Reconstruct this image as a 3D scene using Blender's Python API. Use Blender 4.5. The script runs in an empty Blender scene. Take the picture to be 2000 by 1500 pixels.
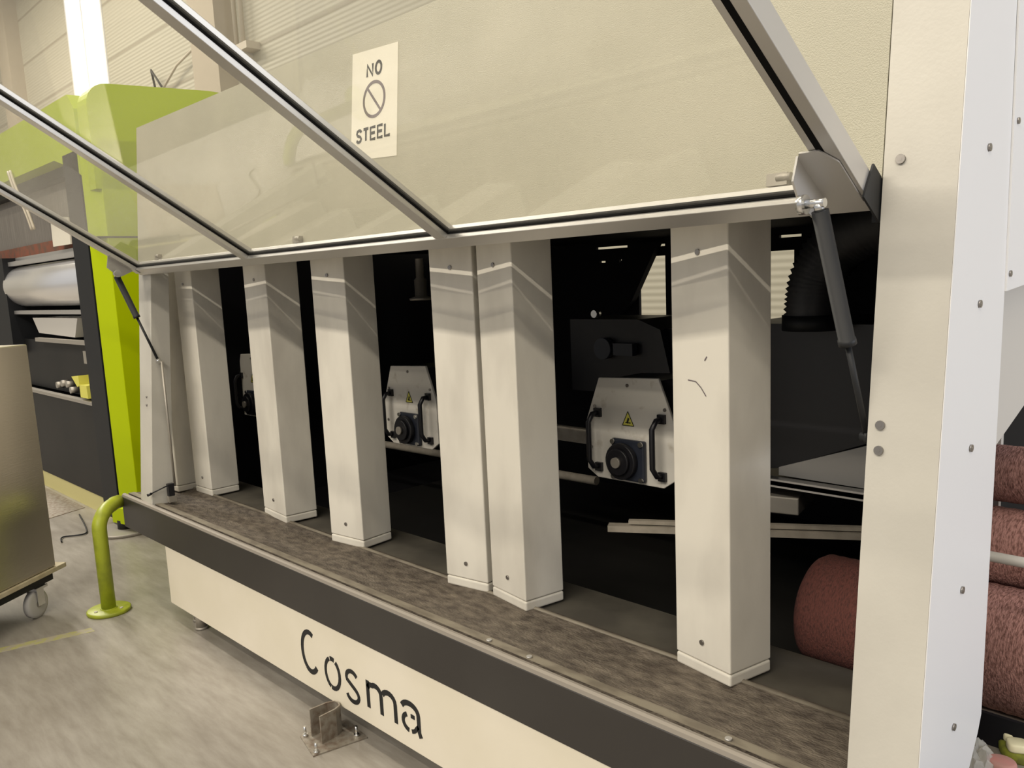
import bpy, math, random
from mathutils import Vector, Matrix
random.seed(7)
sc = bpy.context.scene
COL = sc.collection
PI = math.pi

# ------------------------------------------------------------------ camera
cam_d = bpy.data.cameras.new('camera'); cam = bpy.data.objects.new('camera', cam_d); COL.objects.link(cam)
yaw, pitch, roll = .8137, -.1512, -.045
fw = Vector((-math.sin(yaw)*math.cos(pitch), math.cos(yaw)*math.cos(pitch), math.sin(pitch)))
rt = Vector((math.cos(yaw), math.sin(yaw), 0)); up = rt.cross(fw)
r2 = math.cos(roll)*rt+math.sin(roll)*up; u2 = -math.sin(roll)*rt+math.cos(roll)*up
m = Matrix((r2, u2, -fw)).transposed().to_4x4(); m.translation = Vector((3.953, -1.436, 1.55))
cam.matrix_world = m
cam_d.sensor_width = 36; cam_d.lens = 1650.9/2000*36; cam_d.shift_y = 44/2000
cam_d.clip_start = .02; cam_d.clip_end = 100
sc.camera = cam

# ------------------------------------------------------------------ light
W = bpy.data.worlds.new('hall_air'); sc.world = W; W.use_nodes = True
bg = W.node_tree.nodes['Background']; bg.inputs[0].default_value = (.93, .92, .92, 1); bg.inputs[1].default_value = .42
def area(name, loc, size, power, col, rot):
    l = bpy.data.lights.new(name, 'AREA'); l.shape = 'RECTANGLE'; l.size, l.size_y = size; l.energy = power; l.color = col
    o = bpy.data.objects.new(name, l); COL.objects.link(o); o.location = loc; o.rotation_euler = rot
    return o
WARM = (1, .905, .76)
area('ceiling_tube_light_row', (2.5, -4.7, 7.0), (10, .10), 160, WARM, (math.radians(35), 0, 0))
area('ceiling_tube_light_row', (3.5, -7.1, 7.0), (12, .08), 540, WARM, (math.radians(52), 0, 0))
area('ceiling_tube_light_row', (0, -.7, 7.0), (12, .25), 200, WARM, (0, 0, 0))
area('ceiling_tube_light_row', (-15, 1.0, 8.8), (10, .4), 900, WARM, (0, 0, 0))  # unseen row, placed here to brighten the far left wall
area('ceiling_tube_light_row', (-9, -.5, 8.5), (8, .6), 450, (1, .95, .88), (0, 0, 0))
area('daylight_from_gable_window', (12.5, 2.6, 3.6), (4, 3.2), 370, (.87, .90, 1), (0, math.radians(80), 0))
sc.view_settings.view_transform = 'Standard'; sc.view_settings.look = 'None'
sc.view_settings.exposure = .20; sc.view_settings.gamma = 1

# ------------------------------------------------------------------ materials
def mat(name, col, rough=.5, metal=0, col2=None, scale=8, lo=.4, hi=.65, bump=0, bscale=200, stretch=(1, 1, 1), spec=None, detail=5):
    M = bpy.data.materials.new(name); M.use_nodes = True; nt = M.node_tree; b = nt.nodes['Principled BSDF']
    b.inputs['Base Color'].default_value = (*col, 1); b.inputs['Roughness'].default_value = rough; b.inputs['Metallic'].default_value = metal
    if spec is not None: b.inputs['Specular IOR Level'].default_value = spec
    tc = nt.nodes.new('ShaderNodeTexCoord'); mp = nt.nodes.new('ShaderNodeMapping'); mp.inputs['Scale'].default_value = stretch
    nt.links.new(tc.outputs['Object'], mp.inputs[0])
    if col2:
        n = nt.nodes.new('ShaderNodeTexNoise'); n.inputs['Scale'].default_value = scale; n.inputs['Detail'].default_value = detail
        r = nt.nodes.new('ShaderNodeValToRGB'); r.color_ramp.elements[0].position = lo; r.color_ramp.elements[1].position = hi
        r.color_ramp.elements[0].color = (*col, 1); r.color_ramp.elements[1].color = (*col2, 1)
        nt.links.new(mp.outputs[0], n.inputs[0]); nt.links.new(n.outputs[0], r.inputs[0]); nt.links.new(r.outputs[0], b.inputs['Base Color'])
    if bump:
        n = nt.nodes.new('ShaderNodeTexNoise'); n.inputs['Scale'].default_value = bscale; n.inputs['Detail'].default_value = 2
        bp = nt.nodes.new('ShaderNodeBump'); bp.inputs['Strength'].default_value = bump; bp.inputs['Distance'].default_value = .01
        nt.links.new(mp.outputs[0], n.inputs[0]); nt.links.new(n.outputs[0], bp.inputs['Height']); nt.links.new(bp.outputs[0], b.inputs['Normal'])
    return M
def emit(name, col, s):
    M = bpy.data.materials.new(name); M.use_nodes = True; nt = M.node_tree; nt.nodes.remove(nt.nodes['Principled BSDF'])
    e = nt.nodes.new('ShaderNodeEmission'); e.inputs[0].default_value = (*col, 1); e.inputs[1].default_value = s
    nt.links.new(e.outputs[0], nt.nodes['Material Output'].inputs[0]); return M

M_cream = mat('hammered_cream_paint', (.45, .43, .335), .42, col2=(.50, .475, .375), scale=3, bump=.22, bscale=420)
M_post = mat('cream_sheet_paint', (.55, .53, .475), .4, col2=(.60, .58, .52), scale=4, bump=.03, bscale=120)
M_skirt = mat('skirt_cream_paint', (.80, .74, .60), .45, col2=(.84, .78, .65), scale=3)
M_col = mat('worn_white_paint', (.64, .605, .53), .42, col2=(.80, .765, .675), scale=6, lo=.28, hi=.58, stretch=(1, 1, .4), detail=8)
M_white = mat('white_and_daylit_paint', (.80, .80, .80), .4)  # on the side strip this white stands in for daylight
M_cover = mat('scuffed_cover_paint', (.74, .71, .64), .4, col2=(.52, .47, .38), scale=22, lo=.6, hi=.78)
M_hood = mat('grey_white_hood_paint', (.58, .56, .52), .45)
M_alu = mat('aluminium_profile', (.60, .585, .56), .36, .7)
M_alu_d = mat('dull_aluminium', (.42, .39, .34), .5, .6)
M_steel = mat('zinc_steel', (.75, .75, .74), .25, 1)
M_chrome = mat('polished_steel', (.92, .92, .93), .30, .8, bump=.05, bscale=30)
M_gask = mat('black_rubber', (.006, .006, .006), .8, spec=.1)
M_black = mat('black_inside_paint', (.006, .006, .008), .7, spec=.2)
M_blackp = mat('black_plastic', (.010, .010, .013), .38)
M_dkblue = mat('dark_blue_plastic', (.025, .03, .045), .35)
M_cyl = mat('gas_strut_black', (.018, .019, .021), .5, spec=.3)
M_strip = mat('worn_bare_strip', (.26, .23, .175), .6, .2, col2=(.17, .145, .11), scale=30, stretch=(.4, 1, 1))
M_hose = mat('hose_rubber', (.035, .035, .038), .5)
M_dust = mat('dusty_ledge', (.062, .048, .036), .8, col2=(.18, .15, .115), scale=42, lo=.34, hi=.74, bump=.6, bscale=160, stretch=(.5, 1.1, 1), detail=12)
M_dust2 = mat('dusty_dark_plate', (.065, .058, .046), .7, col2=(.10, .09, .07), scale=6)
M_bump = mat('charcoal_bumper', (.035, .031, .028), .42, col2=(.042, .038, .034), scale=3)
M_lip = mat('bare_aluminium_lip', (.30, .27, .23), .6, .3)
M_letter = mat('black_letter_paint', (.012, .012, .012), .6)
M_grey = mat('grey_print', (.16, .13, .14), .6)
M_paper = mat('laminated_paper', (.88, .84, .72), .22)
M_yel = mat('yellow_label', (.72, .68, .12), .5)
M_green = mat('lime_green_paint', (.44, .55, .0), .45, spec=.15)
M_gpale = mat('pale_yellow_strip', (.70, .64, .28), .5)
M_bol = mat('worn_lime_paint', (.40, .46, .03), .42, col2=(.27, .31, .025), scale=14, lo=.45, hi=.7)
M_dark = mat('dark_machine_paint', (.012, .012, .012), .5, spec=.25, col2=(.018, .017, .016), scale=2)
M_darkp = mat('dark_graphite_post', (.010, .011, .013), .5, spec=.25)
M_curt = mat('grey_curtain', (.20, .18, .16), .6, col2=(.27, .25, .22), scale=10, stretch=(6, 1, .3))
M_redc = mat('rust_red_fringe', (.28, .10, .06), .8, col2=(.16, .10, .07), scale=12)
M_inox = mat('brushed_stainless', (.58, .53, .45), .3, .9, bump=.06, bscale=18, stretch=(1, 1, 12))
M_brush = mat('red_bristle', (.20, .070, .055), .9, col2=(.10, .04, .034), scale=190, lo=.42, hi=.68, bump=.6, bscale=300, stretch=(1.6, .5, .5))
M_brushl = mat('pink_red_bristle', (.42, .22, .19), .9, col2=(.17, .075, .06), scale=150, lo=.42, hi=.66, bump=.7, bscale=260, stretch=(1.6, .5, .5))
M_plank = mat('dusty_alu_bar', (.36, .32, .26), .7, col2=(.28, .25, .2), scale=20)
M_wheel = mat('grey_caster_wheel', (.52, .50, .47), .45)
M_screw = mat('dulled_screw_steel', (.34, .32, .30), .35, .9)
M_ply = mat('plywood_tray', (.55, .48, .33), .6, col2=(.45, .38, .25), scale=20)
M_rust = mat('weathered_bracket_steel', (.34, .31, .26), .5, .5, col2=(.22, .17, .13), scale=40)
M_pink = mat('pink_pad', (.45, .2, .18), .8, col2=(.36, .22, .19), scale=20)
M_creamf = mat('cream_foam', (.74, .70, .48), .8)
M_olive = mat('olive_foam', (.20, .22, .02), .8, col2=(.12, .13, .02), scale=60)
M_wallp = mat('pilaster_paint', (.45, .39, .30), .7)
M_pipe = mat('conduit_grey', (.55, .49, .39), .5)
M_panew = emit('daylight_pane', (.93, .96, 1), 2.4)

# wall with horizontal ribs
def wallmat():
    M = mat('ribbed_cream_wall', (.47, .445, .355), .6); nt = M.node_tree; b = nt.nodes['Principled BSDF']
    tc = nt.nodes.new('ShaderNodeTexCoord'); w = nt.nodes.new('ShaderNodeTexWave'); w.wave_type = 'BANDS'; w.bands_direction = 'Z'
    w.inputs['Scale'].default_value = 5.0; w.inputs['Distortion'].default_value = 0
    bp = nt.nodes.new('ShaderNodeBump'); bp.inputs['Strength'].default_value = .35; bp.inputs['Distance'].default_value = .012
    nt.links.new(tc.outputs['Object'], w.inputs[0]); nt.links.new(w.outputs['Fac'], bp.inputs['Height']); nt.links.new(bp.outputs[0], b.inputs['Normal'])
    w2 = nt.nodes.new('ShaderNodeTexWave'); w2.bands_direction = 'Z'; w2.inputs['Scale'].default_value = .31
    r = nt.nodes.new('ShaderNodeValToRGB'); r.color_ramp.elements[0].position = .0; r.color_ramp.elements[1].position = .012
    r.color_ramp.elements[0].color = (.30, .27, .20, 1); r.color_ramp.elements[1].color = (.47, .445, .355, 1)
    nt.links.new(tc.outputs['Object'], w2.inputs[0]); nt.links.new(w2.outputs['Fac'], r.inputs[0]); nt.links.new(r.outputs[0], b.inputs['Base Color'])
    return M
M_wall = wallmat()
# polished concrete floor
def floormat():
    M = mat('polished_concrete', (.42, .39, .34), .26); nt = M.node_tree; b = nt.nodes['Principled BSDF']
    tc = nt.nodes.new('ShaderNodeTexCoord'); mp = nt.nodes.new('ShaderNodeMapping'); mp.inputs['Rotation'].default_value = (0, 0, .45); mp.inputs['Scale'].default_value = (1, 5, 1)
    n = nt.nodes.new('ShaderNodeTexNoise'); n.inputs['Scale'].default_value = 5; n.inputs['Detail'].default_value = 8; n.inputs['Roughness'].default_value = .65
    n2 = nt.nodes.new('ShaderNodeTexNoise'); n2.inputs['Scale'].default_value = 1.6; n2.inputs['Detail'].default_value = 4
    r = nt.nodes.new('ShaderNodeValToRGB'); r.color_ramp.elements[0].position = .3; r.color_ramp.elements[1].position = .7
    r.color_ramp.elements[0].color = (.265, .24, .205, 1); r.color_ramp.elements[1].color = (.38, .355, .315, 1)
    r2 = nt.nodes.new('ShaderNodeValToRGB'); r2.color_ramp.elements[0].position = .35; r2.color_ramp.elements[1].position = .6
    r2.color_ramp.elements[0].color = (.85, .84, .83, 1); r2.color_ramp.elements[1].color = (1, 1, 1, 1)
    mx = nt.nodes.new('ShaderNodeMix'); mx.data_type = 'RGBA'; mx.blend_type = 'MULTIPLY'; mx.inputs['Factor'].default_value = 1
    nt.links.new(tc.outputs['Object'], mp.inputs[0]); nt.links.new(mp.outputs[0], n.inputs[0]); nt.links.new(tc.outputs['Object'], n2.inputs[0])
    nt.links.new(n.outputs[0], r.inputs[0]); nt.links.new(n2.outputs[0], r2.inputs[0])
    nt.links.new(r.outputs[0], mx.inputs[6]); nt.links.new(r2.outputs[0], mx.inputs[7]); nt.links.new(mx.outputs[2], b.inputs['Base Color'])
    rr = nt.nodes.new('ShaderNodeMapRange'); rr.inputs[3].default_value = .2; rr.inputs[4].default_value = .42
    nt.links.new(n2.outputs[0], rr.inputs[0]); nt.links.new(rr.outputs[0], b.inputs['Roughness'])
    return M
M_floor = floormat()
# clear acrylic: mostly see-through, reflecting at grazing angles, with a thin film of dust
def panemat(name='dusty_acrylic', haze=.07, tint=(.97, .97, .95)):
    M = bpy.data.materials.new(name); M.use_nodes = True; nt = M.node_tree; nt.nodes.remove(nt.nodes['Principled BSDF'])
    t = nt.nodes.new('ShaderNodeBsdfTransparent'); t.inputs[0].default_value = (*tint, 1)
    d = nt.nodes.new('ShaderNodeBsdfDiffuse'); d.inputs[0].default_value = (.85, .84, .8, 1)
    tr = nt.nodes.new('ShaderNodeBsdfTranslucent'); tr.inputs[0].default_value = (.85, .84, .8, 1)
    g = nt.nodes.new('ShaderNodeBsdfGlossy'); g.inputs['Roughness'].default_value = .03
    lw = nt.nodes.new('ShaderNodeLayerWeight'); lw.inputs[0].default_value = .5
    pw = nt.nodes.new('ShaderNodeMath'); pw.operation = 'POWER'; pw.inputs[1].default_value = 4.5
    f = nt.nodes.new('ShaderNodeMath'); f.operation = 'MULTIPLY_ADD'; f.inputs[1].default_value = .55; f.inputs[2].default_value = .035
    nt.links.new(lw.outputs['Facing'], pw.inputs[0]); nt.links.new(pw.outputs[0], f.inputs[0])
    m0 = nt.nodes.new('ShaderNodeMixShader'); m0.inputs[0].default_value = .5
    m1 = nt.nodes.new('ShaderNodeMixShader'); m1.inputs[0].default_value = haze
    m2 = nt.nodes.new('ShaderNodeMixShader')
    nt.links.new(d.outputs[0], m0.inputs[1]); nt.links.new(tr.outputs[0], m0.inputs[2])
    nt.links.new(t.outputs[0], m1.inputs[1]); nt.links.new(m0.outputs[0], m1.inputs[2])
    nt.links.new(f.outputs[0], m2.inputs[0]); nt.links.new(m1.outputs[0], m2.inputs[1]); nt.links.new(g.outputs[0], m2.inputs[2])
    nt.links.new(m2.outputs[0], nt.nodes['Material Output'].inputs[0]); return M
M_pane = panemat()
M_film = panemat('crumpled_film', .35)

# ------------------------------------------------------------------ mesh helpers
class MB:
    def __init__(s): s.v = []; s.f = []; s.sm = []
    def add(s, vs, fs, smooth=False):
        n = len(s.v); s.v += [Vector(p) for p in vs]; s.f += [tuple(i+n for i in f) for f in fs]; s.sm += [smooth]*len(fs); return s
    def hexa(s, p):   # 8 points: bottom 4 ccw, top 4 ccw
        return s.add(p, [(3, 2, 1, 0), (4, 5, 6, 7), (0, 1, 5, 4), (1, 2, 6, 5), (2, 3, 7, 6), (3, 0, 4, 7)])
    def box(s, x0, x1, y0, y1, z0, z1):
        return s.hexa([(x0, y0, z0), (x1, y0, z0), (x1, y1, z0), (x0, y1, z0), (x0, y0, z1), (x1, y0, z1), (x1, y1, z1), (x0, y1, z1)])
    def obox(s, c, ax, ay, az, hx, hy, hz):   # oriented box
        c = Vector(c); ax, ay, az = Vector(ax).normalized()*hx, Vector(ay).normalized()*hy, Vector(az).normalized()*hz
        return s.hexa([c-ax-ay-az, c+ax-ay-az, c+ax+ay-az, c-ax+ay-az, c-ax-ay+az, c+ax-ay+az, c+ax+ay+az, c-ax+ay+az])
    def prism(s, poly, d):  # poly of 3d points extruded by d
        n = len(poly); d = Vector(d); p = [Vector(q) for q in poly]
        return s.add(p+[q+d for q in p], [tuple(range(n))[::-1], tuple(range(n, 2*n))]+[(i, (i+1) % n, n+(i+1) % n, n+i) for i in range(n)])
    def tube(s, pts, r, n=16, cap=True):
        pts = [Vector(p) for p in pts]; rs = r if isinstance(r, (list, tuple)) else [r]*len(pts)
        t0 = (pts[1]-pts[0]).normalized(); a = t0.orthogonal().normalized(); vs = []
        for i, p in enumerate(pts):
            t = (pts[min(i+1, len(pts)-1)]-pts[max(i-1, 0)]).normalized(); a = (a-t*a.dot(t)).normalized(); b = t.cross(a)
            vs += [p+(a*math.cos(2*PI*k/n)+b*math.sin(2*PI*k/n))*rs[i] for k in range(n)]
        fs = [(i*n+k, i*n+(k+1) % n, (i+1)*n+(k+1) % n, (i+1)*n+k) for i in range(len(pts)-1) for k in range(n)]
        s.add(vs, fs, True)
        if cap:
            m0 = len(s.v)-len(vs); s.f += [tuple(m0+k for k in range(n))[::-1], tuple(m0+(len(pts)-1)*n+k for k in range(n))]; s.sm += [False]*2
        return s
    def disc(s, c, ax, r, h, n=20):
        c = Vector(c); ax = Vector(ax).normalized(); return s.tube([c, c+ax*h], r, n)
    def lathe(s, c, ax, prof, n=24):  # prof (dist along axis, radius)
        c = Vector(c); ax = Vector(ax).normalized(); return s.tube_r([c+ax*d for d, r in prof], [r for d, r in prof], ax, n)
    def tube_r(s, pts, rs, ax, n):
        a = ax.orthogonal().normalized(); b = ax.cross(a); vs = []
        for p, r in zip(pts, rs): vs += [p+(a*math.cos(2*PI*k/n)+b*math.sin(2*PI*k/n))*max(r, 1e-4) for k in range(n)]
        fs = [(i*n+k, i*n+(k+1) % n, (i+1)*n+(k+1) % n, (i+1)*n+k) for i in range(len(pts)-1) for k in range(n)]
        return s.add(vs, fs, True)
    def ribbon(s, pts, w, nrm, th):  # flat stroke on a plane with normal nrm, thickness th
        pts = [Vector(p) for p in pts]; nrm = Vector(nrm).normalized(); L = []; R = []
        for i, p in enumerate(pts):
            t = (pts[min(i+1, len(pts)-1)]-pts[max(i-1, 0)]).normalized(); q = nrm.cross(t)*w/2; L.append(p+q); R.append(p-q)
        for i in range(len(pts)-1):
            s.hexa([L[i], R[i], R[i+1], L[i+1], L[i]+nrm*th, R[i]+nrm*th, R[i+1]+nrm*th, L[i+1]+nrm*th])
        return s

def wloc(o):
    v = Vector((0, 0, 0))
    while o: v += o.location; o = o.parent
    return v
def obj(name, mb, m, parent=None, label=None, bevel=0, loc=None):
    base = wloc(parent) if parent else Vector(loc or (0, 0, 0))
    me = bpy.data.meshes.new(name); me.from_pydata([v-base for v in mb.v], [], mb.f); me.update()
    for p, sm in zip(me.polygons, mb.sm): p.use_smooth = sm
    me.materials.append(m); o = bpy.data.objects.new(name, me); COL.objects.link(o)
    if parent: o.parent = parent
    else: o.location = base
    if bevel:
        b = o.modifiers.new('bevel', 'BEVEL'); b.width = bevel; b.segments = 3; b.limit_method = 'ANGLE'; b.angle_limit = .6
    if label: o['label'] = label
    return o
def tag(o, label, cat, group=None):
    o['label'] = label; o['category'] = cat
    if group: o['group'] = group
    return o
def thing(name, label, cat, loc, group=None):
    o = bpy.data.objects.new(name, None); COL.objects.link(o); o.location = loc; o.empty_display_size = .1
    return tag(o, label, cat, group)
def struct(name, mb, m, parent=None):
    o = obj(name, mb, m, parent)
    if not parent: o['kind'] = 'structure'
    return o
def arc(cx, cz, r, a0, a1, n=12, rz=None):
    rz = rz or r
    return [(cx+r*math.cos(math.radians(a0+(a1-a0)*i/n)), cz+rz*math.sin(math.radians(a0+(a1-a0)*i/n))) for i in range(n+1)]

# ------------------------------------------------------------------ the hall
struct('floor', MB().box(-24, 24, -22, 5.2, -.1, 0), M_floor)
wx0, wx1, wz0, wz1 = -16.0, -13.9, 5.55, 8.9
w = MB(); w.box(-24, wx0, 5, 5.2, 0, 10); w.box(wx1, 9, 5, 5.2, 0, 10); w.box(wx0, wx1, 5, 5.2, 0, wz0); w.box(wx0, wx1, 5, 5.2, wz1, 10)
struct('wall_back', w, M_wall)
struct('wall_left', MB().box(-24.2, -24, -8, 5.2, 0, 10), M_wall)
struct('ceiling', MB().box(-24, 9, -8, 5.2, 10, 10.2), mat('ceiling_paint', (.6, .58, .52), .8))
wi = MB(); wi.box(wx0, wx1, 5.08, 5.1, wz0, wz1)
win = struct('window_1', wi, M_panew)
fr = MB()
for x in (wx0, (wx0+wx1)/2-.1, wx1-.06): fr.box(x, x+.06, 4.98, 5.07, wz0, wz1)
for z in (wz0, wz1-.06): fr.box(wx0, wx1, 4.98, 5.07, z, z+.06)
obj('window_frame', fr, M_white, win)
struct('trim_1', MB().box(-9.5, -8.62, 4.7, 5.0, 0, 10), M_wallp)
struct('trim_2', MB().box(-20.2, -19.4, 4.7, 5.0, 0, 10), M_wallp)
pp = MB().tube([(-8.33, 4.88, 5.1), (-8.33, 4.88, 9.9)], .035, 10)
tag(obj('conduit_pipe', pp, M_pipe), 'thin vertical conduit pipe on the cream ribbed wall, left one of the pair', 'pipe', 'wall conduits')
pp = MB().tube([(-8.12, 4.88, 5.1), (-8.12, 4.88, 9.9)], .035, 10)
tag(obj('conduit_pipe', pp, M_pipe), 'thin vertical conduit pipe on the cream ribbed wall, right one of the pair', 'pipe', 'wall conduits')
jb = MB().box(-8.45, -7.85, 4.78, 5.0, 5.0, 5.1).box(-8.25, -8.1, 4.85, 5.0, 4.86, 5.0)
tag(obj('pipe_clamp_rail', jb, M_pipe), 'small grey bracket holding the lower ends of the two wall conduits', 'bracket')
ww = MB().tube([(-11.5, 4.9, 5.06), (-11.52, 4.86, 5.42), (-11.15, 4.86, 5.08)], .02, 8)
tag(obj('wire_loop', ww, M_blackp), 'dark bent wire loop on the wall above the green frame', 'wire')
cb = MB().tube([(-11.2, 4.9, 5.05), (-10.5, 4.88, 5.3), (-9.6, 4.88, 5.45)], .02, 8)
tag(obj('wall_cable', cb, M_pipe), 'thin pale cable rising along the ribbed wall to the pilaster', 'cable')
# faded floor line, joint of the concrete
tag(obj('floor_marking_tape', MB().hexa([(-.42, -1.15, 0), (-.36, -1.15, 0), (-.16, -.30, 0), (-.22, -.30, 0), (-.42, -1.15, .001), (-.36, -1.15, .001), (-.16, -.30, .001), (-.22, -.30, .001)]),
        mat('worn_yellow_tape', (.42, .40, .17), .5, col2=(.40, .36, .28), scale=25, lo=.42, hi=.55)), 'worn yellow line on the concrete in front of the bollard', 'floor marking')

# ------------------------------------------------------------------ the cream machine
mach = thing('processing_machine', 'large cream sheet-metal machine with open flip-up clear door, white baffle columns and lettered skirt', 'machine', (1.6, .9, 0))
T = .0950; st, ct = math.sin(T), math.cos(T)
def FP(x, z, off=0):   # point on the leaning front plane at height z; off is outwards
    y = .02+(z-.545)*st/ct
    return Vector((x, y, z))+Vector((0, -ct, st))*off
def slab(mb, x0, x1, z0, z1, th=.03, off=0):
    a = [FP(x0, z0, off), FP(x1, z0, off), FP(x1, z1, off), FP(x0, z1, off)]
    return mb.prism(a, Vector((0, ct, -st))*th)
N = Vector((0, -ct, st))
def screw(parent, c, n, r=.0075, name='screw', dark=True):
    c = Vector(c); n = Vector(n).normalized(); s = MB().disc(c, n, r, r*.55, 14)
    if dark: s.disc(c+n*r*.4, n, r*.45, r*.2, 6)
    return obj(name, s, M_screw if dark else M_alu, parent)
# upper panel and right post
up_ = obj('upper_panel', slab(MB(), -.29, 3.289, 1.697, 2.335), M_cream, mach)
hb = MB().box(-.285, 3.30, .30, 2.2, 1.72, 2.32)
obj('upper_body', hb, M_black, mach, 'dark underside of the upper housing')
post = obj('right_post', slab(MB(), 3.291, 3.418, .30, 3.0), M_post, mach)
for z, x in ((1.726, 3.321), (1.255, 3.314), (1.209, 3.314)): screw(post, FP(x, z), N, .0085)
# side strip facing right, cool daylight put into its white, its angled continuation
def sideplane(mb, y_of_z0, y_of_z1, z0, z1, x, th=.02):
    (a, b), (c, d) = y_of_z0, y_of_z1
    return mb.prism([(x, a, z0), (x, b, z0), (x, d, z1), (x, c, z1)], (-th, 0, 0))
sp = MB(); y = lambda z: FP(0, z).y
sp.prism([(3.4185, y(.30), .30), (3.4185, .215, .42), (3.4185, .338, .585), (3.4185, .356, .62), (3.4185, .388, 1.46), (3.4185, .392, 3.0), (3.4185, y(3.0), 3.0)][::-1], (.0015, 0, 0))
strip = obj('side_strip', sp, M_white, mach)
for z in (1.742, 1.465, 1.20, .93, .66): screw(strip, (3.420, .5*(y(z)+.372)+.02*(z-1)-.0, z), (1, 0, 0), .007)
hp = MB().prism([(3.424, .388, 1.482), (3.424, .90, 1.52), (3.424, .90, 3.0), (3.424, .398, 3.0)], (-.004, 0, 0))
hood = obj('side_hood', hp, M_white, mach)
screw(hood, (3.424, .410, 1.80), (1, 0, 0), .006); screw(hood, (3.424, .402, 1.515), (1, 0, 0), .006)
obj('side_inner_panel', MB().prism([(3.39, .36, 1.12), (3.39, .90, 1.30), (3.39, .90, 1.55), (3.39, .36, 1.55)], (-.01, 0, 0)), M_hood, mach)
# left post
lp = MB(); lp.hexa([FP(-.295, .545), FP(-.150, .535), (-.150, .125, .535), (-.295, .125, .545), FP(-.285, 1.69), FP(-.136, 1.69), (-.136, .215, 1.69), (-.285, .215, 1.69)])
lpo = obj('left_post', lp, M_post, mach, bevel=.003)
for z in (1.06, 1.02): screw(lpo, FP(-.20, z), N, .006)
# skirt
sk = obj('skirt_panel', MB().box(0, 3.9, .004, .03, .09, .372), M_skirt, mach, bevel=.002)
def S(u, v): return (u, .004, v)
def stroke(mb, pts, w=.0185): mb.ribbon([S(*p) for p in pts], w, (0, -1, 0), .0012)
# C o s m a with stencil gaps
lt = MB()
C0 = arc(1.300, .235, .054, 62, 235, 14, .076); stroke(lt, C0); stroke(lt, arc(1.300, .235, .054, 235, 318, 8, .076), .0195)
obj('stencil_letter', lt, M_letter, sk, 'black stencil letter C'); lt = MB()
oc = (1.448, .199)
stroke(lt, arc(*oc, .046, 112, 250, 10, .055), .015); stroke(lt, arc(*oc, .046, 255, 420, 10, .055), .0165); stroke(lt, arc(*oc, .046, 72, 104, 3, .055), .0165)
obj('stencil_letter', lt, M_letter, sk, 'black stencil letter o'); lt = MB()
sx, sz = 1.573, .192
stroke(lt, arc(sx, sz+.028, .034, 30, 200, 10, .027)+[(sx-.012, sz+.008), (sx+.016, sz-.006)]+arc(sx, sz-.030, .036, 45, -170, 12, .025), .016)
obj('stencil_letter', lt, M_letter, sk, 'black stencil letter s'); lt = MB()
mx0 = 1.668
stroke(lt, [(mx0, .247), (mx0, .150)]); stroke(lt, [(mx0, .222), (mx0+.012, .236)]+arc(mx0+.044, .214, .032, 125, 0, 8, .027)+[(mx0+.076, .150)])
stroke(lt, arc(mx0+.118, .214, .036, 155, 0, 8, .027)+[(mx0+.154, .150)])
obj('stencil_letter', lt, M_letter, sk, 'black stencil letter m'); lt = MB()
ax = 1.912
stroke(lt, arc(ax-.012, .218, .044, 160, 0, 10, .028)+[(ax+.032, .165), (ax+.040, .148)])
stroke(lt, [(ax+.012, .206), (ax-.008, .206)], .014); stroke(lt, arc(ax-.016, .180, .034, 112, 262, 10, .027), .016); stroke(lt, arc(ax-.016, .180, .036, 285, 340, 5, .027)+[(ax+.03, .182)], .014)
obj('stencil_letter', lt, M_letter, sk, 'black stencil letter a')
# bumper, its aluminium lip and the ledge behind
def profile(mb, prof, x0, x1): return mb.prism([(x0, a, b) for a, b in prof], (x1-x0, 0, 0))
obj('bumper_beam', profile(MB(), [(0, .372), (.0, .528), (.004, .534), (.02, .534), (.02, .372)], -.512, 3.9), M_bump, mach, bevel=.003)
obj('bumper_lip', profile(MB(), [(.0015, .530), (.005, .540), (.012, .5445), (.020, .5445), (.020, .530)], -.512, 3.9), M_lip, mach)
obj('bumper_gap_seal', MB().box(-.505, 3.9, .0195, .0345, .50, .515), M_gask, mach)
lg = profile(MB(), [(.034, .50), (.034, .5415), (.058, .5415), (.078, .538), (.12, .531), (.20, .529), (.262, .532), (.285, .539), (.315, .539), (.335, .530), (.36, .500), (.034, .49)], -.505, 3.29)
ledge = obj('ledge', lg, M_dust, mach)
for x in (2.25, 2.41, 3.02): screw(ledge, (x, .044, .5425), (0, 0, 1), .008, dark=False)
obj('ledge_front_strip', profile(MB(), [(.0345, .5416), (.0345, .5425), (.060, .5425), (.066, .5416)], -.505, 3.29), M_strip, mach, 'lighter bare strip along the ledge')
obj('ledge_ridge', MB().tube([(-.505, .302, .5375), (3.29, .302, .5375)], .0075, 12), M_strip, mach, 'worn ridge behind the dusty trough, its highlight put into the colour')  # lighter colour paints in the highlight along the ridge
obj('bed_plate', MB().box(-.50, 3.29, .33, .55, .50, .529), M_dust2, mach)
obj('base_frame', MB().box(.02, 3.9, .05, 2.2, .098, .36), M_dark, mach)
obj('bed_back_wall', MB().box(-.3, 3.6, .55, .56, .30, .525), M_black, mach)
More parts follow.
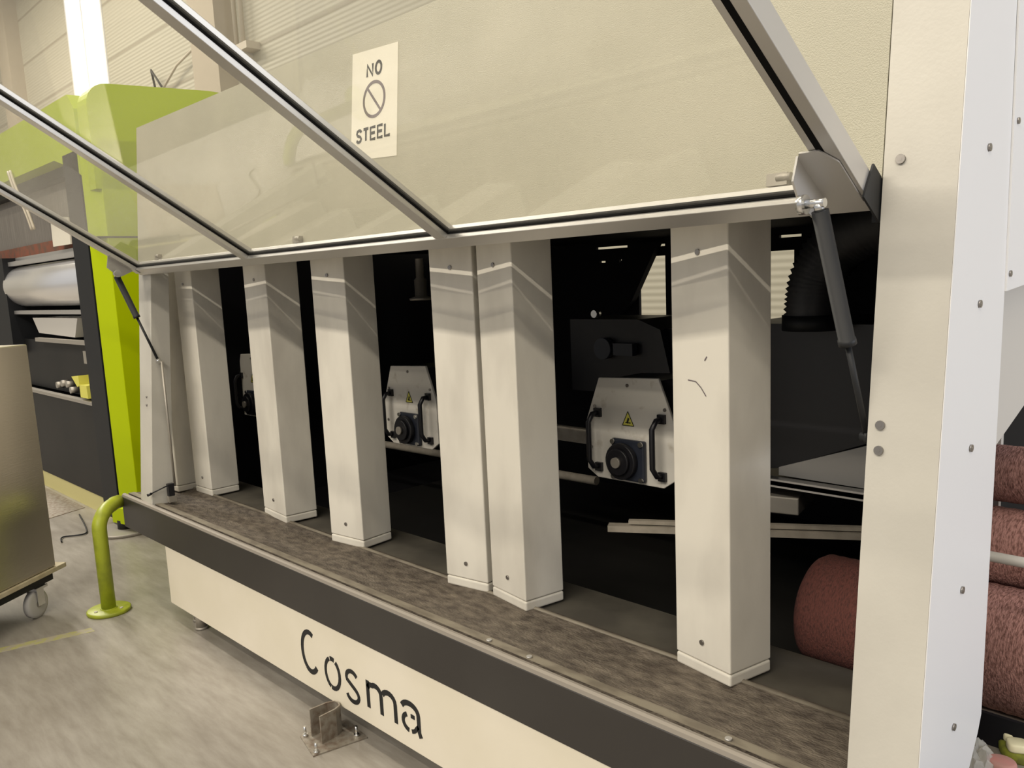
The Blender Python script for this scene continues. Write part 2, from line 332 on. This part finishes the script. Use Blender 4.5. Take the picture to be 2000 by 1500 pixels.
# inside: floor, back wall with openings to the hall, left end
obj('inner_floor', MB().box(-.6, 3.45, .56, 2.2, .30, .32), M_black, mach)
obj('left_inner_wall', MB().box(-.62, -.6, .30, 2.2, .3, 1.9), M_black, mach)
obj('right_light_blocker', MB().box(3.102, 3.122, .56, 2.2, .3, 1.74).box(3.26, 3.28, .16, .53, .531, 1.1), M_black, mach)  # unseen plates added to keep daylight off the column sides
bw = MB()
def wall_with_holes(mb, x0, x1, z0, z1, holes, y0, y1):
    xs = sorted({x0, x1}|{h[0] for h in holes}|{h[1] for h in holes}); zs = sorted({z0, z1}|{h[2] for h in holes}|{h[3] for h in holes})
    for a, b in zip(xs, xs[1:]):
        for c, d in zip(zs, zs[1:]):
            mx, mz = (a+b)/2, (c+d)/2
            if not any(h[0] < mx < h[1] and h[2] < mz < h[3] for h in holes): mb.box(a, b, y0, y1, c, d)
wall_with_holes(bw, -.6, 3.10, .3, 1.72, [(1.13, 1.305, 1.08, 1.628), (1.50, 2.02, 1.275, 1.618), (.84, 1.06, 1.682, 1.694), (1.19, 1.305, 1.676, 1.688), (1.945, 2.055, 1.676, 1.688), (.862, .905, 1.608, 1.618), (1.0, 1.06, 1.606, 1.62)], 2.2, 2.22)  # thin upper slots are cut in to make bright streaks of light
obj('back_wall', bw, M_black, mach)
obj('back_frame_bar', MB().prism([(1.0, 2.15, 1.30), (1.12, 2.15, 1.40), (1.30, 2.15, 1.70), (1.12, 2.15, 1.70), (.9, 2.15, 1.40)], (0, .04, 0)), M_black, mach)
# feet
for x, y0, r in ((.205, .055, .024), (.10, .09, .024), (3.3, .3, .03)):
    f = MB().disc((x, y0, 0), (0, 0, 1), r*1.25, .012); f.disc((x, y0, .012), (0, 0, 1), r, .09)
    obj('foot', f, M_alu_d, mach)

# baffle columns: footprint corners front-left, front-right
cols = [((-.500, .212), (-.322, .219)), ((-.262, .287), (-.084, .292)), ((.440, .303), (.672, .284)), ((1.052, .276), (1.245, .300)), ((1.790, .270), (1.966, .298)), ((1.990, .296), (2.172, .268)), ((2.711, .290), (2.892, .257))]
for i, (a, b) in enumerate(cols):
    a = Vector((*a, 0)); b = Vector((*b, 0)); d = (b-a).normalized(); n = Vector((-d.y, d.x, 0))*.148
    zb = .536
    def quad(z, g=0): return [a-d*g-n.normalized()*g+Vector((0, 0, z)), b+d*g-n.normalized()*g+Vector((0, 0, z)), b+d*g+n+Vector((0, 0, z)), a-d*g+n+Vector((0, 0, z))]
    body = MB().hexa(quad(.569)+quad(1.74))
    c = obj('baffle_column', body, M_col, mach, bevel=.004)
    obj('base_cap', MB().hexa(quad(zb, .0006)+quad(.567, .0006)), M_col, c, bevel=.006)
    mid = (a+b)/2-n.normalized()*.0002
    for z in (.622, 1.590): screw(c, mid+Vector((0, 0, z)), -n, .0068)
# scratch marks on the rightmost column
sa, sb = Vector((2.711, .2895, 0)), Vector((2.892, .2565, 0)); sn = Vector((-.18, -.98, 0))
def onc(t, z): return sa.lerp(sb, t)+Vector((0, -.0006, z))
scr = MB().ribbon([onc(.30, 1.285), onc(.44, 1.283), onc(.53, 1.27), onc(.62, 1.250)], .0025, sn, .0003)
obj('scratch', scr, M_grey, mach, 'dark curved scratch on white paint'); scr = MB().ribbon([onc(.60, 1.335), onc(.64, 1.345)], .003, sn, .0003)
obj('scratch', scr, M_grey, mach, 'tiny dark nick in white paint')

# motor covers
def cover(cx, y0, cz, name='motor_cover'):
    hw, ht = .185, .18
    P = [(-.185, .005), (-.125, .155), (.125, .165), (.185, .02), (.185, -.165), (.14, -.195), (-.14, -.195), (-.185, -.168)]
    poly = [(cx+a, y0, cz+b) for a, b in P]
    o = obj(name, MB().prism(poly[::-1], (0, .012, 0)), M_cover, mach, bevel=.003)
    obj('cover_box', MB().prism([(cx+a*.96, y0+.012, cz+b*.96-.003) for a, b in P][::-1], (0, .22, 0)), M_blackp, o)
    for s in (-1, 1):
        hx = cx+s*.134+.006
        h = MB().tube([(hx, y0, cz+.035-s*.0), (hx-.004, y0-.030, cz+.032), (hx-.012, y0-.042, cz+.005), (hx-.012, y0-.042, cz-.125), (hx-.004, y0-.030, cz-.150), (hx, y0, cz-.154)], .0095, 10)
        h.box(hx-.014, hx+.014, y0-.012, y0, cz+.020, cz+.050); h.box(hx-.014, hx+.014, y0-.012, y0, cz-.170, cz-.140)
        obj('handle', h, M_blackp, o)
    fl = MB().box(cx-.062, cx+.075, y0-.018, y0, cz-.185, cz-.045)
    f = obj('motor_flange', fl, M_dkblue, o, bevel=.006)
    mo = MB().disc((cx-.010, y0-.018, cz-.118), (0, -1, 0), .062, .022, 28); mo.disc((cx-.012, y0-.040, cz-.118), (0, -1, 0), .046, .012, 28)
    obj('motor_hub', mo, M_blackp, o, bevel=.004)
    obj('shaft_cap', MB().disc((cx-.012, y0-.052, cz-.118), (0, -1, 0), .018, .01, 18), M_alu_d, o)
    for dx, dz in ((-.052, -.055), (.065, -.055), (.065, -.175), (-.052, -.175)):
        obj('bolt', MB().disc((cx+dx, y0-.018, cz+dz), (0, -1, 0), .009, .008, 10), M_steel, o)
    tri = [(cx-.024, y0-.0006, cz+.0), (cx+.024, y0-.0006, cz+.0), (cx, y0-.0006, cz+.048)]
    obj('warning_label', MB().prism(tri, (0, -.0006, 0)), M_yel, o, 'yellow triangular hand hazard label')
    tb = MB()
    for p, q in zip(tri, tri[1:]+tri[:1]): tb.ribbon([Vector(p)+Vector((0, -.0007, 0)), Vector(q)+Vector((0, -.0007, 0))], .0025, (0, -1, 0), .0006)
    tb.ribbon([(cx-.004, y0-.0014, cz+.008), (cx+.003, y0-.0014, cz+.026)], .007, (0, -1, 0), .0006); tb.ribbon([(cx-.011, y0-.0014, cz+.010), (cx+.011, y0-.0014, cz+.010)], .0035, (0, -1, 0), .0006)
    obj('label_symbol', tb, M_letter, o)
    for dx, dz in ((0, .135), (-.145, .055), (.150, .065), (-.165, -.09)): screw(o, (cx+dx, y0, cz+dz), (0, -1, 0), .006)
cover(2.200, .75, 1.045); cover(.990, .75, 1.032); cover(-.46, .75, 1.035)

# brush rollers and inner bars
def roller(x0, x1, y0, z0, r, m, lab, rings=0):
    prof = [(0, r*.25), (.001, r*.80), (.012, r*.93), (.03, r)]
    L = x1-x0; k = 1; n = int(L/.02)
    for i in range(1, n): prof.append((.03+(L-.06)*i/n, r*(1-.012*(i % 2))))
    prof += [(L-.03, r), (L-.012, r*.93), (L-.001, r*.8), (L, r*.25)]
    o = obj('brush_roller', MB().lathe((x0, y0, z0), (1, 0, 0), prof, 40), m, mach, lab)
    obj('roller_shaft', MB().tube([(x0-.02, y0, z0), (x1+.02, y0, z0)], r*.24, 12), M_alu_d, o)
roller(2.885, 3.10, .70, .607, .152, M_brush, 'dark red bristle roller')
roller(2.95, 3.10, .98, .60, .150, M_black, 'black bristle roller')
roller(3.125, 3.62, .78, .592, .152, M_brushl, 'pinkish red bristle roller')
roller(3.125, 3.62, .93, .80, .105, M_brushl, 'pinkish red bristle roller, upper')
roller(3.125, 3.62, .98, .985, .075, M_brushl, 'narrow red bristle roller on top')
obj('cross_rod', MB().tube([(3.14, .68, .853), (3.62, .68, .850)], .0125, 12), M_hood, mach, 'pale rod across the rollers')
obj('outfeed_shelf', MB().box(3.10, 3.75, .40, 1.2, .43, .45), M_alu_d, mach)
obj('shelf_slot', MB().box(3.335, 3.395, .62, .635, .449, .4512), M_gask, mach)
b1 = MB().obox((2.62, .78, .752), (.68, .42, 0), (-.42, .68, 0), (0, 0, 1), .42, .018, .010); b1.obox((2.64, .795, .772), (.68, .42, 0), (-.42, .68, 0), (0, 0, 1), .38, .010, .006)
obj('guide_bar', b1, M_plank, mach, 'dusty grey two-layered bar')
# right inside: black chute with pale wedge panel, thin rail, hose
ch = MB().prism([(2.60, 1.0, .905), (2.89, 1.0, 1.018), (3.25, 1.0, 1.15), (3.25, 1.0, 1.37), (2.45, 1.0, 1.37), (2.45, 1.0, .89)], (0, .5, 0))
obj('black_chute', ch, M_blackp, mach)
wd = MB().prism([(2.612, .995, .886), (2.612, .995, .912), (2.89, .995, 1.012), (3.25, .995, 1.14), (3.25, .995, .88)], (0, .02, 0))
obj('wedge_panel', wd, M_hood, mach, 'pale grey wedge-shaped panel')
rl = MB().box(2.50, 3.25, .93, .99, .868, .882); rl.box(2.50, 3.25, .93, .935, .862, .888)
obj('slide_rail', rl, M_alu, mach)
sb_ = MB().obox((2.52, 1.25, .80), (-.25, .97, 0), (.97, .25, 0), (0, 0, 1), .32, .10, .028)
obj('slider_block', sb_, M_alu_d, mach, bevel=.004)
pts = [(2.745, .95, 1.36), (2.745, .95, 1.43), (2.755, .96, 1.51), (2.80, .97, 1.59), (2.88, .97, 1.64), (2.99, .97, 1.67), (3.08, .97, 1.69)]
def smooth_path(P, n=8):
    P = [Vector(p) for p in P]; out = []
    for i in range(len(P)-1):
        p0, p1, p2, p3 = P[max(i-1, 0)], P[i], P[i+1], P[min(i+2, len(P)-1)]
        for k in range(n):
            t = k/n; out.append(.5*((2*p1)+(-p0+p2)*t+(2*p0-5*p1+4*p2-p3)*t*t+(-p0+3*p1-3*p2+p3)*t**3))
    return out+[P[-1]]
hp_ = smooth_path(pts, 12)
hs = MB().tube(hp_, [.074+(.009 if k % 2 == 0 else 0) for k in range(len(hp_))], 28)
hose = obj('ribbed_hose', hs, M_hose, mach, 'black ribbed suction hose')
obj('hose_clamp', MB().disc((2.745, .95, 1.357), (0, 0, 1), .088, .045, 28), M_darkp, hose)
# dark mechanism behind the covers (spindles, cable drums)
mm = MB()
for x in (1.55, 1.85): mm.box(x, x+.20, 1.35, 1.6, 1.05, 1.32)
mm.prism([(1.45, 1.3, 1.05), (2.0, 1.3, 1.05), (1.93, 1.3, 1.32), (1.82, 1.3, 1.36), (1.45, 1.3, 1.36)], (0, .3, 0))
obj('drive_housing', mm, M_blackp, mach)
d2 = MB().disc((1.66, 1.29, 1.24), (0, -1, 0), .045, .03, 20); d2.box(1.72, 1.82, 1.26, 1.29, 1.215, 1.265)
obj('drive_coupling', d2, M_dkblue, mach)
d3 = MB().disc((1.63, 1.28, 1.385), (0, -1, 0), .016, .03, 14)
obj('drive_knob', d3, M_steel, mach)
for x, y0, z in ((.665, 1.1, 1.46), (.98, 1.5, 1.47)):
    s3 = MB().lathe((x, y0, z), (0, 0, 1), [(0, .0), (.001, .055), (.012, .06), (.02, .03), (.10, .03), (.11, .02), (.2, .02)], 24)
    obj('hanging_spindle', s3, M_alu_d, mach)
sr = MB().tube([(-.2, 1.1, .70), (1.75, 1.1, .72)], .018, 10)
obj('cross_bar', sr, M_plank, mach)
b3 = MB().box(1.0, 1.95, 1.2, 1.24, .84, .90); obj('rear_guide_bar', b3, M_plank, mach)

# door: hinge origin and axes
th = .576
def D(x, u, n=0): return Vector((x, .1287-u*math.cos(th)+n*math.sin(th), 1.6585+u*math.sin(th)+n*math.cos(th)))
def dbox(mb, x0, x1, u0, u1, n0, n1):
    return mb.hexa([D(x0, u0, n0), D(x1, u0, n0), D(x1, u1, n0), D(x0, u1, n0), D(x0, u0, n1), D(x1, u0, n1), D(x1, u1, n1), D(x0, u1, n1)])
L = 1.32; h = .022
rail = MB(); dbox(rail, -.237, 3.284, 0, .045, -h, h)
door = obj('flip_up_door', rail, M_alu, mach, 'open clear door with aluminium frame hinged along the top', bevel=.0015)
g = MB()
xs = [(-.237, -.196), (.888, .933), (2.070, 2.114), (3.234, 3.284)]
for a, b in zip(xs, xs[1:]): dbox(g, a[1], b[0], .0445, .0475, -.0075, .0075)
obj('rail_gasket', g, M_gask, door)
for i, (a, b) in enumerate(xs):
    mm = MB(); dbox(mm, a, b, .045, L, -h, h); mo = obj('frame_member', mm, M_alu, door, bevel=.0015)
for i, (a, b) in enumerate(xs):
    g = MB()
    if i < 3: dbox(g, b-.001, b+.0025, .046, L, -.0075, .0075)
    if i > 0: dbox(g, a-.0025, a+.001, .046, L, -.0075, .0075)
    if i == 3: dbox(g, a+.014, a+.026, .10, L, -h-.0006, -h+.001)
    obj('member_gasket', g, M_gask, door)
er = MB(); dbox(er, -.237, 3.284, L, L+.045, -h, h); obj('end_rail', er, M_alu, door)
for a, b in zip(xs, xs[1:]):
    p = MB(); dbox(p, a[1], b[0], .045, L, -.002, .002); obj('door_pane', p, M_pane, door, 'clear dusty acrylic pane')
# end plate at right end of the hinge
ep = MB(); dbox(ep, 3.2845, 3.2885, -.02, .06, -.035, .035); ep.box(3.270, 3.2895, .135, .16, 1.62, 1.70)
obj('hinge_end_plate', ep, M_cyl, door)
# hinge brackets seen through the pane
for x in (-.02, 1.24, 3.09):
    hbk = MB(); c0 = FP(x, 1.715, .008); hbk.obox(c0, (1, 0, 0), N, (0, st, ct), .022, .008, .012); hbk.disc(FP(x, 1.718, .014), (1, 0, 0), .008, .03, 10)
    obj('hinge_lug', hbk, M_alu_d, mach)
# gas struts with brackets
def strut(top, bot, fr, side):
    top, bot = Vector(top), Vector(bot); mid = top.lerp(bot, fr)
    s = obj('gas_strut', MB().tube([top.lerp(bot, .03), mid-(bot-top).normalized()*.012, mid-(bot-top).normalized()*.0119, mid], [.0145, .0145, .016, .016], 18), M_cyl, mach)
    obj('strut_rod', MB().tube([mid, bot], .0058, 12), M_cyl, s)
    e = MB().tube([top+Vector((-.028*side, 0, 0)), top+Vector((.012*side, 0, 0))], .008, 12); e.tube([top, top.lerp(bot, .035)], .0095, 12)
    e.tube([top+Vector((-.034*side, 0, 0)), top+Vector((-.022*side, 0, 0))], .017, 16)
    obj('strut_ball_joint', e, M_steel, s)
    e = MB().tube([bot+Vector((-.012*side, 0, 0)), bot+Vector((.02*side, 0, 0))], .008, 12); e.tube([bot+Vector((-.002, 0, 0)), bot+Vector((.004, 0, 0))], .012, 12)
    obj('strut_end', e, M_steel if side < 0 else M_cyl, s)
strut((3.252, -.035, 1.652), (3.284, .100, 1.228), .585, 1)
strut((-.205, -.01, 1.650), (-.128, .115, 1.232), .50, -1)
bk = MB(); bk.prism([D(3.212, .035, -h-.001), D(3.276, .035, -h-.001), D(3.276, .15, -h-.001), D(3.254, .185, -h-.001), D(3.218, .185, -h-.001), D(3.208, .16, -h-.001)], Vector((0, -math.sin(th), -math.cos(th)))*.003)
bk.prism([D(3.208, .05, -h), D(3.208, .175, -h), D(3.208, .165, -h-.045), D(3.208, .12, -h-.065), D(3.208, .07, -h-.055)], (.004, 0, 0))
obj('strut_bracket', bk, M_alu, door)
bk = MB(); bk.prism([D(-.235, .02, -h-.001), D(-.19, .02, -h-.001), D(-.19, .17, -h-.001), D(-.235, .17, -h-.001)], Vector((0, -math.sin(th), -math.cos(th)))*.003)
bk.prism([D(-.235, .04, -h), D(-.235, .17, -h), D(-.235, .15, -h-.05), D(-.235, .08, -h-.06)], (.004, 0, 0))
obj('strut_bracket', bk, M_alu, door)
# latch with small rod at the left post
la = MB().box(-.133, -.108, .09, .118, .575, .635); la.tube([(-.12, .10, .63), (-.14, .02, .600)], .003, 8); la.tube([(-.14, .02, .600), (-.147, .0, .592)], .0065, 8)
obj('door_latch', la, M_blackp, mach)
ls = MB().tube([(-.115, .125, 1.23), (-.115, .125, .62)], .006, 8); ls.box(-.13, -.10, .085, .122, .546, .574); obj('latch_rod', ls, M_alu_d, mach)

# ------------------------------------------------------------------ NO STEEL sign
sign = thing('paper_sign', 'laminated NO STEEL paper sign with prohibition circle taped on the cream upper panel', 'sign', FP(1.696, 1.95, .001))
sh = MB(); cs = [(1.567, 1.945), (1.816, 1.930), (1.816, 2.262), (1.572, 2.276)]
sh.prism([FP(x, z, .0012) for x, z in cs], N*-.0009); obj('sheet', sh, M_paper, sign)
def SG(u, v, off=.0016): return FP(1.694+u, 2.105+v, off)
STR = {'N': [[(0, 0), (0, 1), (1, 0), (1, 1)]], 'O': [[(.5+.5*math.cos(a*PI/8), .5+.5*math.sin(a*PI/8)) for a in range(17)]],
       'S': [[(1, .82), (.8, .98), (.5, 1), (.15, .93), (.03, .75), (.2, .57), (.8, .43), (.97, .25), (.85, .07), (.5, 0), (.2, .02), (0, .18)]],
       'T': [[(0, 1), (1, 1)], [(.5, 1), (.5, 0)]], 'E': [[(1, 1), (0, 1), (0, 0), (1, 0)], [(0, .52), (.9, .52)]], 'L': [[(0, 1), (0, 0), (1, 0)]]}
def word(txt, x0, z0, cw, chh, gap, w):
    for i, c in enumerate(txt):
        mb = MB()
        for s in STR[c]: mb.ribbon([SG(x0+i*(cw+gap)+p[0]*cw, z0+p[1]*chh) for p in s], w+.0015, N, .0006)
        obj('printed_letter', mb, M_letter, sign)
word('NO', -.038, .085, .030, .036, .016, .0075); word('STEEL', -.094, -.108, .026, .036, .0125, .0075)
rg = MB(); rg.ribbon([SG(.056*math.cos(a*PI/18), .012+.052*math.sin(a*PI/18)) for a in range(37)], .0095, N, .0006); rg.ribbon([SG(-.036, .05), SG(.036, -.026)], .008, N, .0005)
obj('prohibition_ring', rg, M_grey, sign)

# ------------------------------------------------------------------ anchor bracket on the floor
br = thing('floor_bracket', 'weathered steel U bracket bolted to the floor below the lettered skirt', 'bracket', (1.47, -.06, 0))
bp = MB().hexa([(1.415, -.125, 0), (1.562, -.160, 0), (1.60, .03, 0), (1.44, .05, 0), (1.415, -.125, .005), (1.562, -.160, .005), (1.60, .03, .005), (1.44, .05, .005)]); obj('base_plate', bp, M_rust, br)
U = MB(); uu = [(1.448, -.098), (1.450, -.03), (1.462, -.006), (1.482, -.002), (1.500, -.010), (1.512, -.035), (1.518, -.100)]
U.ribbon([(x, y_, .005) for x, y_ in uu], .006, (0, 0, 1), .100); obj('channel', U, M_rust, br)
for x, y_ in ((1.430, -.112), (1.553, -.142), (1.565, .01)):
    b = MB().disc((x, y_, .005), (0, 0, 1), .010, .008, 6); b.disc((x, y_, .013), (0, 0, 1), .005, .028, 10); obj('anchor_bolt', b, M_steel, br)

# ------------------------------------------------------------------ bollard
bo = thing('tube_bollard', 'lime green bent-tube bollard with round foot at the left end of the black bumper', 'bollard', (-.372, -.165, 0))
bp_ = [(-.372, -.165, .010), (-.372, -.165, .42)]
for k in range(1, 9):
    a = k/8*PI/2; bp_.append((-.372-.115*(1-math.cos(a))*.9, -.165+.115*(1-math.cos(a))*.9, .42+.085*math.sin(a)))
bp_ += [(-.50, -.045, .506), (-.518, -.012, .506)]
obj('bent_tube', MB().tube(bp_, .034, 24), M_bol, bo)
fb = MB().lathe((-.372, -.165, 0), (0, 0, 1), [(0, .0), (.0005, .102), (.014, .102), (.018, .096), (.019, .03)], 32); fb.disc((-.372, -.165, .016), (0, 0, 1), .04, .006, 24)
obj('foot_plate', fb, M_bol, bo)
for a in (40, 160, 280): obj('foot_bolt', MB().disc((-.372+.066*math.cos(math.radians(a)), -.165+.066*math.sin(math.radians(a)), .015), (0, 0, 1), .009, .007, 6), M_alu_d, bo)

# ------------------------------------------------------------------ steel cabinet on casters
A = Vector((-.649, -.307, 0)); e1 = Vector((.6, -.8, 0)); e2 = Vector((-.8, -.6, 0))
ca = thing('steel_cabinet_cart', 'brushed stainless steel cabinet on a tray with casters at the left edge', 'cart', A+e1*.35+e2*.3)
def pr4(c0, w, d, z0, z1):
    q = [c0, c0+e1*w, c0+e1*w+e2*d, c0+e2*d]; q = q[::-1]
    return MB().hexa([p+Vector((0, 0, z0)) for p in q]+[p+Vector((0, 0, z1)) for p in q])
obj('cabinet_body', pr4(A, .75, .55, .215, 1.335), M_inox, ca, bevel=.006)
obj('cabinet_handle', MB().disc(A+e1*.40+Vector((0, 0, .72)), -e2, .028, .012, 20), M_alu, ca)
A2 = A-e1*.06-e2*.012
obj('tray_board', pr4(A2, .88, .60, .190, .213), M_ply, ca, bevel=.003)
obj('under_frame', pr4(A+e1*.03, .70, .5, .155, .189), M_dark, ca)
for c0 in (A+e1*.13+e2*.02, A+e1*.68+e2*.06, A+e1*.1+e2*.5, A+e1*.65+e2*.5):
    fk = MB().obox(c0+Vector((0, 0, .148)), e1, e2, (0, 0, 1), .04, .034, .006)
    for s in (-1, 1): fk.obox(c0+e2*.028*s+Vector((0, 0, .105))+e1*.008, e1, e2, (0, 0, 1), .022, .002, .042)
    k = obj('caster_fork', fk, M_steel, ca)
    obj('caster_wheel', MB().lathe(c0+e1*.015-e2*.019+Vector((0, 0, .0705)), e2, [(0, .016), (.0005, .034), (.002, .055), (.006, .070), (.032, .070), (.036, .055), (.0375, .034), (.038, .016)], 28), M_wheel, k)
    obj('wheel_hub', MB().disc(c0+e1*.015-e2*.020+Vector((0, 0, .0705)), e2, .018, .04, 16), M_alu_d, k)

# ------------------------------------------------------------------ green framed dark machine behind
gm = thing('green_framed_machine', 'dark machine in a lime green portal frame standing behind the steel cabinet', 'machine', (-2.8, 1.2, 0))
# column and portal (profile in the y-z plane)
o = obj('green_column', MB().hexa([(-1.80, .40, .12), (-1.62, .455, .12), (-1.62, 1.10, .12), (-1.80, 1.10, .12), (-1.80, .40, 2.50), (-1.62, .455, 2.50), (-1.62, 1.10, 2.50), (-1.80, 1.10, 2.50)]), M_green, gm, bevel=.004)
top = [(.42, 2.44)]+[(.42+.13*(1-math.cos(a/6*PI/2)), 2.70+.13*math.sin(a/6*PI/2)) for a in range(7)]+[(1.2, 2.86), (2.0, 2.82), (2.9, 2.62), (3.3, 2.45), (3.3, 2.2), (.42, 2.2)]
obj('green_portal', MB().prism([(-1.80, a, b) for a, b in top[1:]], (.18, 0, 0)), M_green, gm)
gb = MB().prism([(-5.2, .40, 2.45), (-2.30, .40, 2.45), (-1.95, .40, 2.36), (-1.80, .40, 2.30), (-1.80, .40, 2.70), (-1.9, .40, 2.80), (-5.2, .40, 2.80)], (0, .12, 0))
obj('green_beam', gb, M_green, gm)
obj('seam_line', MB().box(-1.802, -1.618, .398, 1.1, 1.905, 1.915), M_dark, gm)
obj('front_post', MB().box(-2.13, -1.83, .40, .52, .06, 2.46), M_darkp, gm, bevel=.004)
obj('front_post_edge', MB().box(-1.83, -1.802, .43, .60, .06, 2.3), M_gask, gm)
lb = MB().box(-5.2, -2.13, .45, 1.9, .14, .80); obj('lower_panel', lb, M_dark, gm, bevel=.004)
obj('panel_ledge', MB().box(-5.2, -2.13, .44, .49, .802, .825), M_alu_d, gm)
obj('mid_panel', MB().box(-5.2, -2.13, .55, 1.9, .825, 1.22), M_dark, gm)
for x, z in ((-3.0, .90), (-3.12, .90), (-2.92, .86), (-3.25, .88)): obj('valve_knob', MB().disc((x, .55, z), (0, -1, 0), .025, .05, 12), M_alu_d, gm)
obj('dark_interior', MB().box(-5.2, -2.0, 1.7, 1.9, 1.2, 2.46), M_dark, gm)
obj('upper_curtain', MB().box(-5.2, -2.13, .60, .62, 1.98, 2.46), M_curt, gm, 'grey strip curtain')
obj('curtain_fringe', MB().box(-5.2, -2.4, .58, .62, 1.90, 1.985), M_redc, gm, 'rust red fringe')
obj('machine_roof', MB().box(-5.2, -1.8, .52, 1.9, 2.38, 2.46), M_dark, gm)
obj('chrome_roller', MB().lathe((-4.25, .62, 1.66), (1, 0, 0), [(0, .03), (.001, .165), (.01, .17), (1.96, .17), (1.969, .165), (1.97, .03)], 40), M_chrome, gm, 'shiny steel roller')
obj('roller_guard_rail', MB().box(-4.4, -2.13, .50, .54, 1.83, 1.865).box(-4.4, -2.13, .50, .56, 1.43, 1.46).box(-4.4, -2.13, .56, .6, 1.86, 1.90), M_alu, gm)
obj('lower_tray', MB().prism([(-3.75, .52, 1.40), (-3.62, .52, 1.28), (-2.72, .52, 1.26), (-2.62, .52, 1.40)], (0, .3, 0)), M_hood, gm, 'pale trough under the roller')
obj('tray_rail', MB().box(-3.6, -2.13, .48, .52, 1.215, 1.245), M_alu_d, gm)
obj('left_end_block', MB().box(-5.2, -4.2, .46, 1.6, 1.1, 1.9), M_darkp, gm)
obj('control_box', MB().box(-2.52, -2.24, .50, .56, 1.08, 1.17), M_alu_d, gm)
obj('base_strip', MB().box(-5.2, -2.2, .47, .50, .0, .14), M_gpale, gm, 'pale yellow base strip')
obj('hazard_sticker', MB().prism([(-2.66, .445, .985), (-2.50, .445, 1.0), (-2.50, .445, .93), (-2.55, .445, .915)], (0, .1, 0)), M_yel, gm, 'yellow hazard sticker')
obj('hazard_sticker', MB().prism([(-2.50, .445, .845), (-2.34, .445, .845), (-2.35, .445, .935), (-2.50, .445, .935)], (0, .1, 0)), M_yel, gm, 'yellow hazard sticker')
obj('portal_foot', MB().prism([(-1.86, .36, .06), (-1.60, .42, .06), (-1.60, .9, .06), (-1.86, .9, .06)], (0, 0, .11)), M_green, gm, bevel=.006)
obj('levelling_disc', MB().disc((-1.80, .42, 0), (0, 0, 1), .19, .022, 32), M_alu_d, gm)
obj('levelling_screw', MB().disc((-1.80, .42, .02), (0, 0, 1), .05, .06, 16), M_dark, gm)
wp = MB().prism([(-2.90, .50, 1.922), (-2.50, .50, 1.918), (-2.48, .50, 2.10), (-2.89, .50, 2.14)], (0, .01, 0))
obj('paper_notice', wp, M_paper, gm)
for dx in (0, .06):
    obj('hanging_cable', MB().tube(smooth_path([(-3.35+dx, .38, 2.50), (-3.2+dx, .37, 2.35), (-3.05+dx, .38, 2.2), (-3.0+dx, .40, 2.05)], 5), .010, 8), M_pipe, gm)
tag(obj('floor_cable', MB().tube(smooth_path([(-2.5, .34, .008), (-2.1, .26, .008), (-1.93, .20, .008), (-1.97, .08, .008), (-1.86, .04, .008)], 6), .005, 8), M_cyl), 'thin dark cable curling on the floor before the dark machine', 'cable')
obj_ = obj('floor_plate', MB().hexa([(-4.2, -.10, 0), (-2.55, .08, 0), (-2.7, .44, 0), (-4.3, .44, 0), (-4.2, -.10, .004), (-2.55, .08, .004), (-2.7, .44, .004), (-4.3, .44, .004)]), M_rust)
tag(obj_, 'grey floor cover plate in front of the yellow base strip', 'floor plate')

# ------------------------------------------------------------------ small things at the lower right
fo = thing('foam_pad', 'cream tiled foam block with olive side on the shelf at the lower right corner', 'foam block', (3.455, .562, .45))
def blob(mb, c, rx, ry, z0, z1, n=28, k=3.0, rot=0):
    def ring(s, z): return [(c[0]+math.cos(rot)*rx*s*math.copysign(abs(math.cos(t))**(2/k), math.cos(t))-math.sin(rot)*ry*s*math.copysign(abs(math.sin(t))**(2/k), math.sin(t)), c[1]+math.sin(rot)*rx*s*math.copysign(abs(math.cos(t))**(2/k), math.cos(t))+math.cos(rot)*ry*s*math.copysign(abs(math.sin(t))**(2/k), math.sin(t)), z) for t in [2*PI*i/n for i in range(n)]]
    lv = [(.97, z0), (1, z0+(z1-z0)*.2), (1, z0+(z1-z0)*.75), (.93, z0+(z1-z0)*.95), (.8, z1)]; v = []
    for s, z in lv: v += ring(s, z)
    f = [(i*n+j, i*n+(j+1) % n, (i+1)*n+(j+1) % n, (i+1)*n+j) for i in range(4) for j in range(n)]+[tuple(range(n))[::-1], tuple(range(4*n, 5*n))]
    return mb.add(v, f, True)
obj('olive_base', blob(MB(), (3.455, .562), .055, .05, .4505, .474, rot=.5), M_olive, fo)
for i, (dx, dy) in enumerate(((-.024, -.022), (.024, -.022), (-.024, .022), (.024, .022))):
    c, s = math.cos(.5), math.sin(.5)
    obj('cream_tile', blob(MB(), (3.455+dx*c-dy*s, .562+dx*s+dy*c), .0225, .0205, .474, .492, k=4, rot=.5), M_creamf, fo)
tag(obj('scouring_pad', blob(MB(), (3.432, .462), .030, .026, .4505, .475, k=2), M_pink), 'round dusky pink pad beside the cream foam block', 'pad')
pb = MB(); n = 14; vs = []
for i in range(n+1):
    for j in range(n+1):
        a, b = i/n-.5, j/n-.5; z = .452+.05*max(0, 1-(a*a+b*b)*4)*(0.6+.8*random.random())
        vs.append((3.375+a*.10+.006*random.random(), .435+b*.16+.006*random.random(), z))
pb.add(vs, [(i*(n+1)+j, i*(n+1)+j+1, (i+1)*(n+1)+j+1, (i+1)*(n+1)+j) for i in range(n) for j in range(n)], False)
o = obj('crumpled_plastic_film', pb, M_film); s = o.modifiers.new('thickness', 'SOLIDIFY'); s.thickness = .0006
tag(o, 'crumpled clear plastic film lying beside the white side strip', 'plastic film')
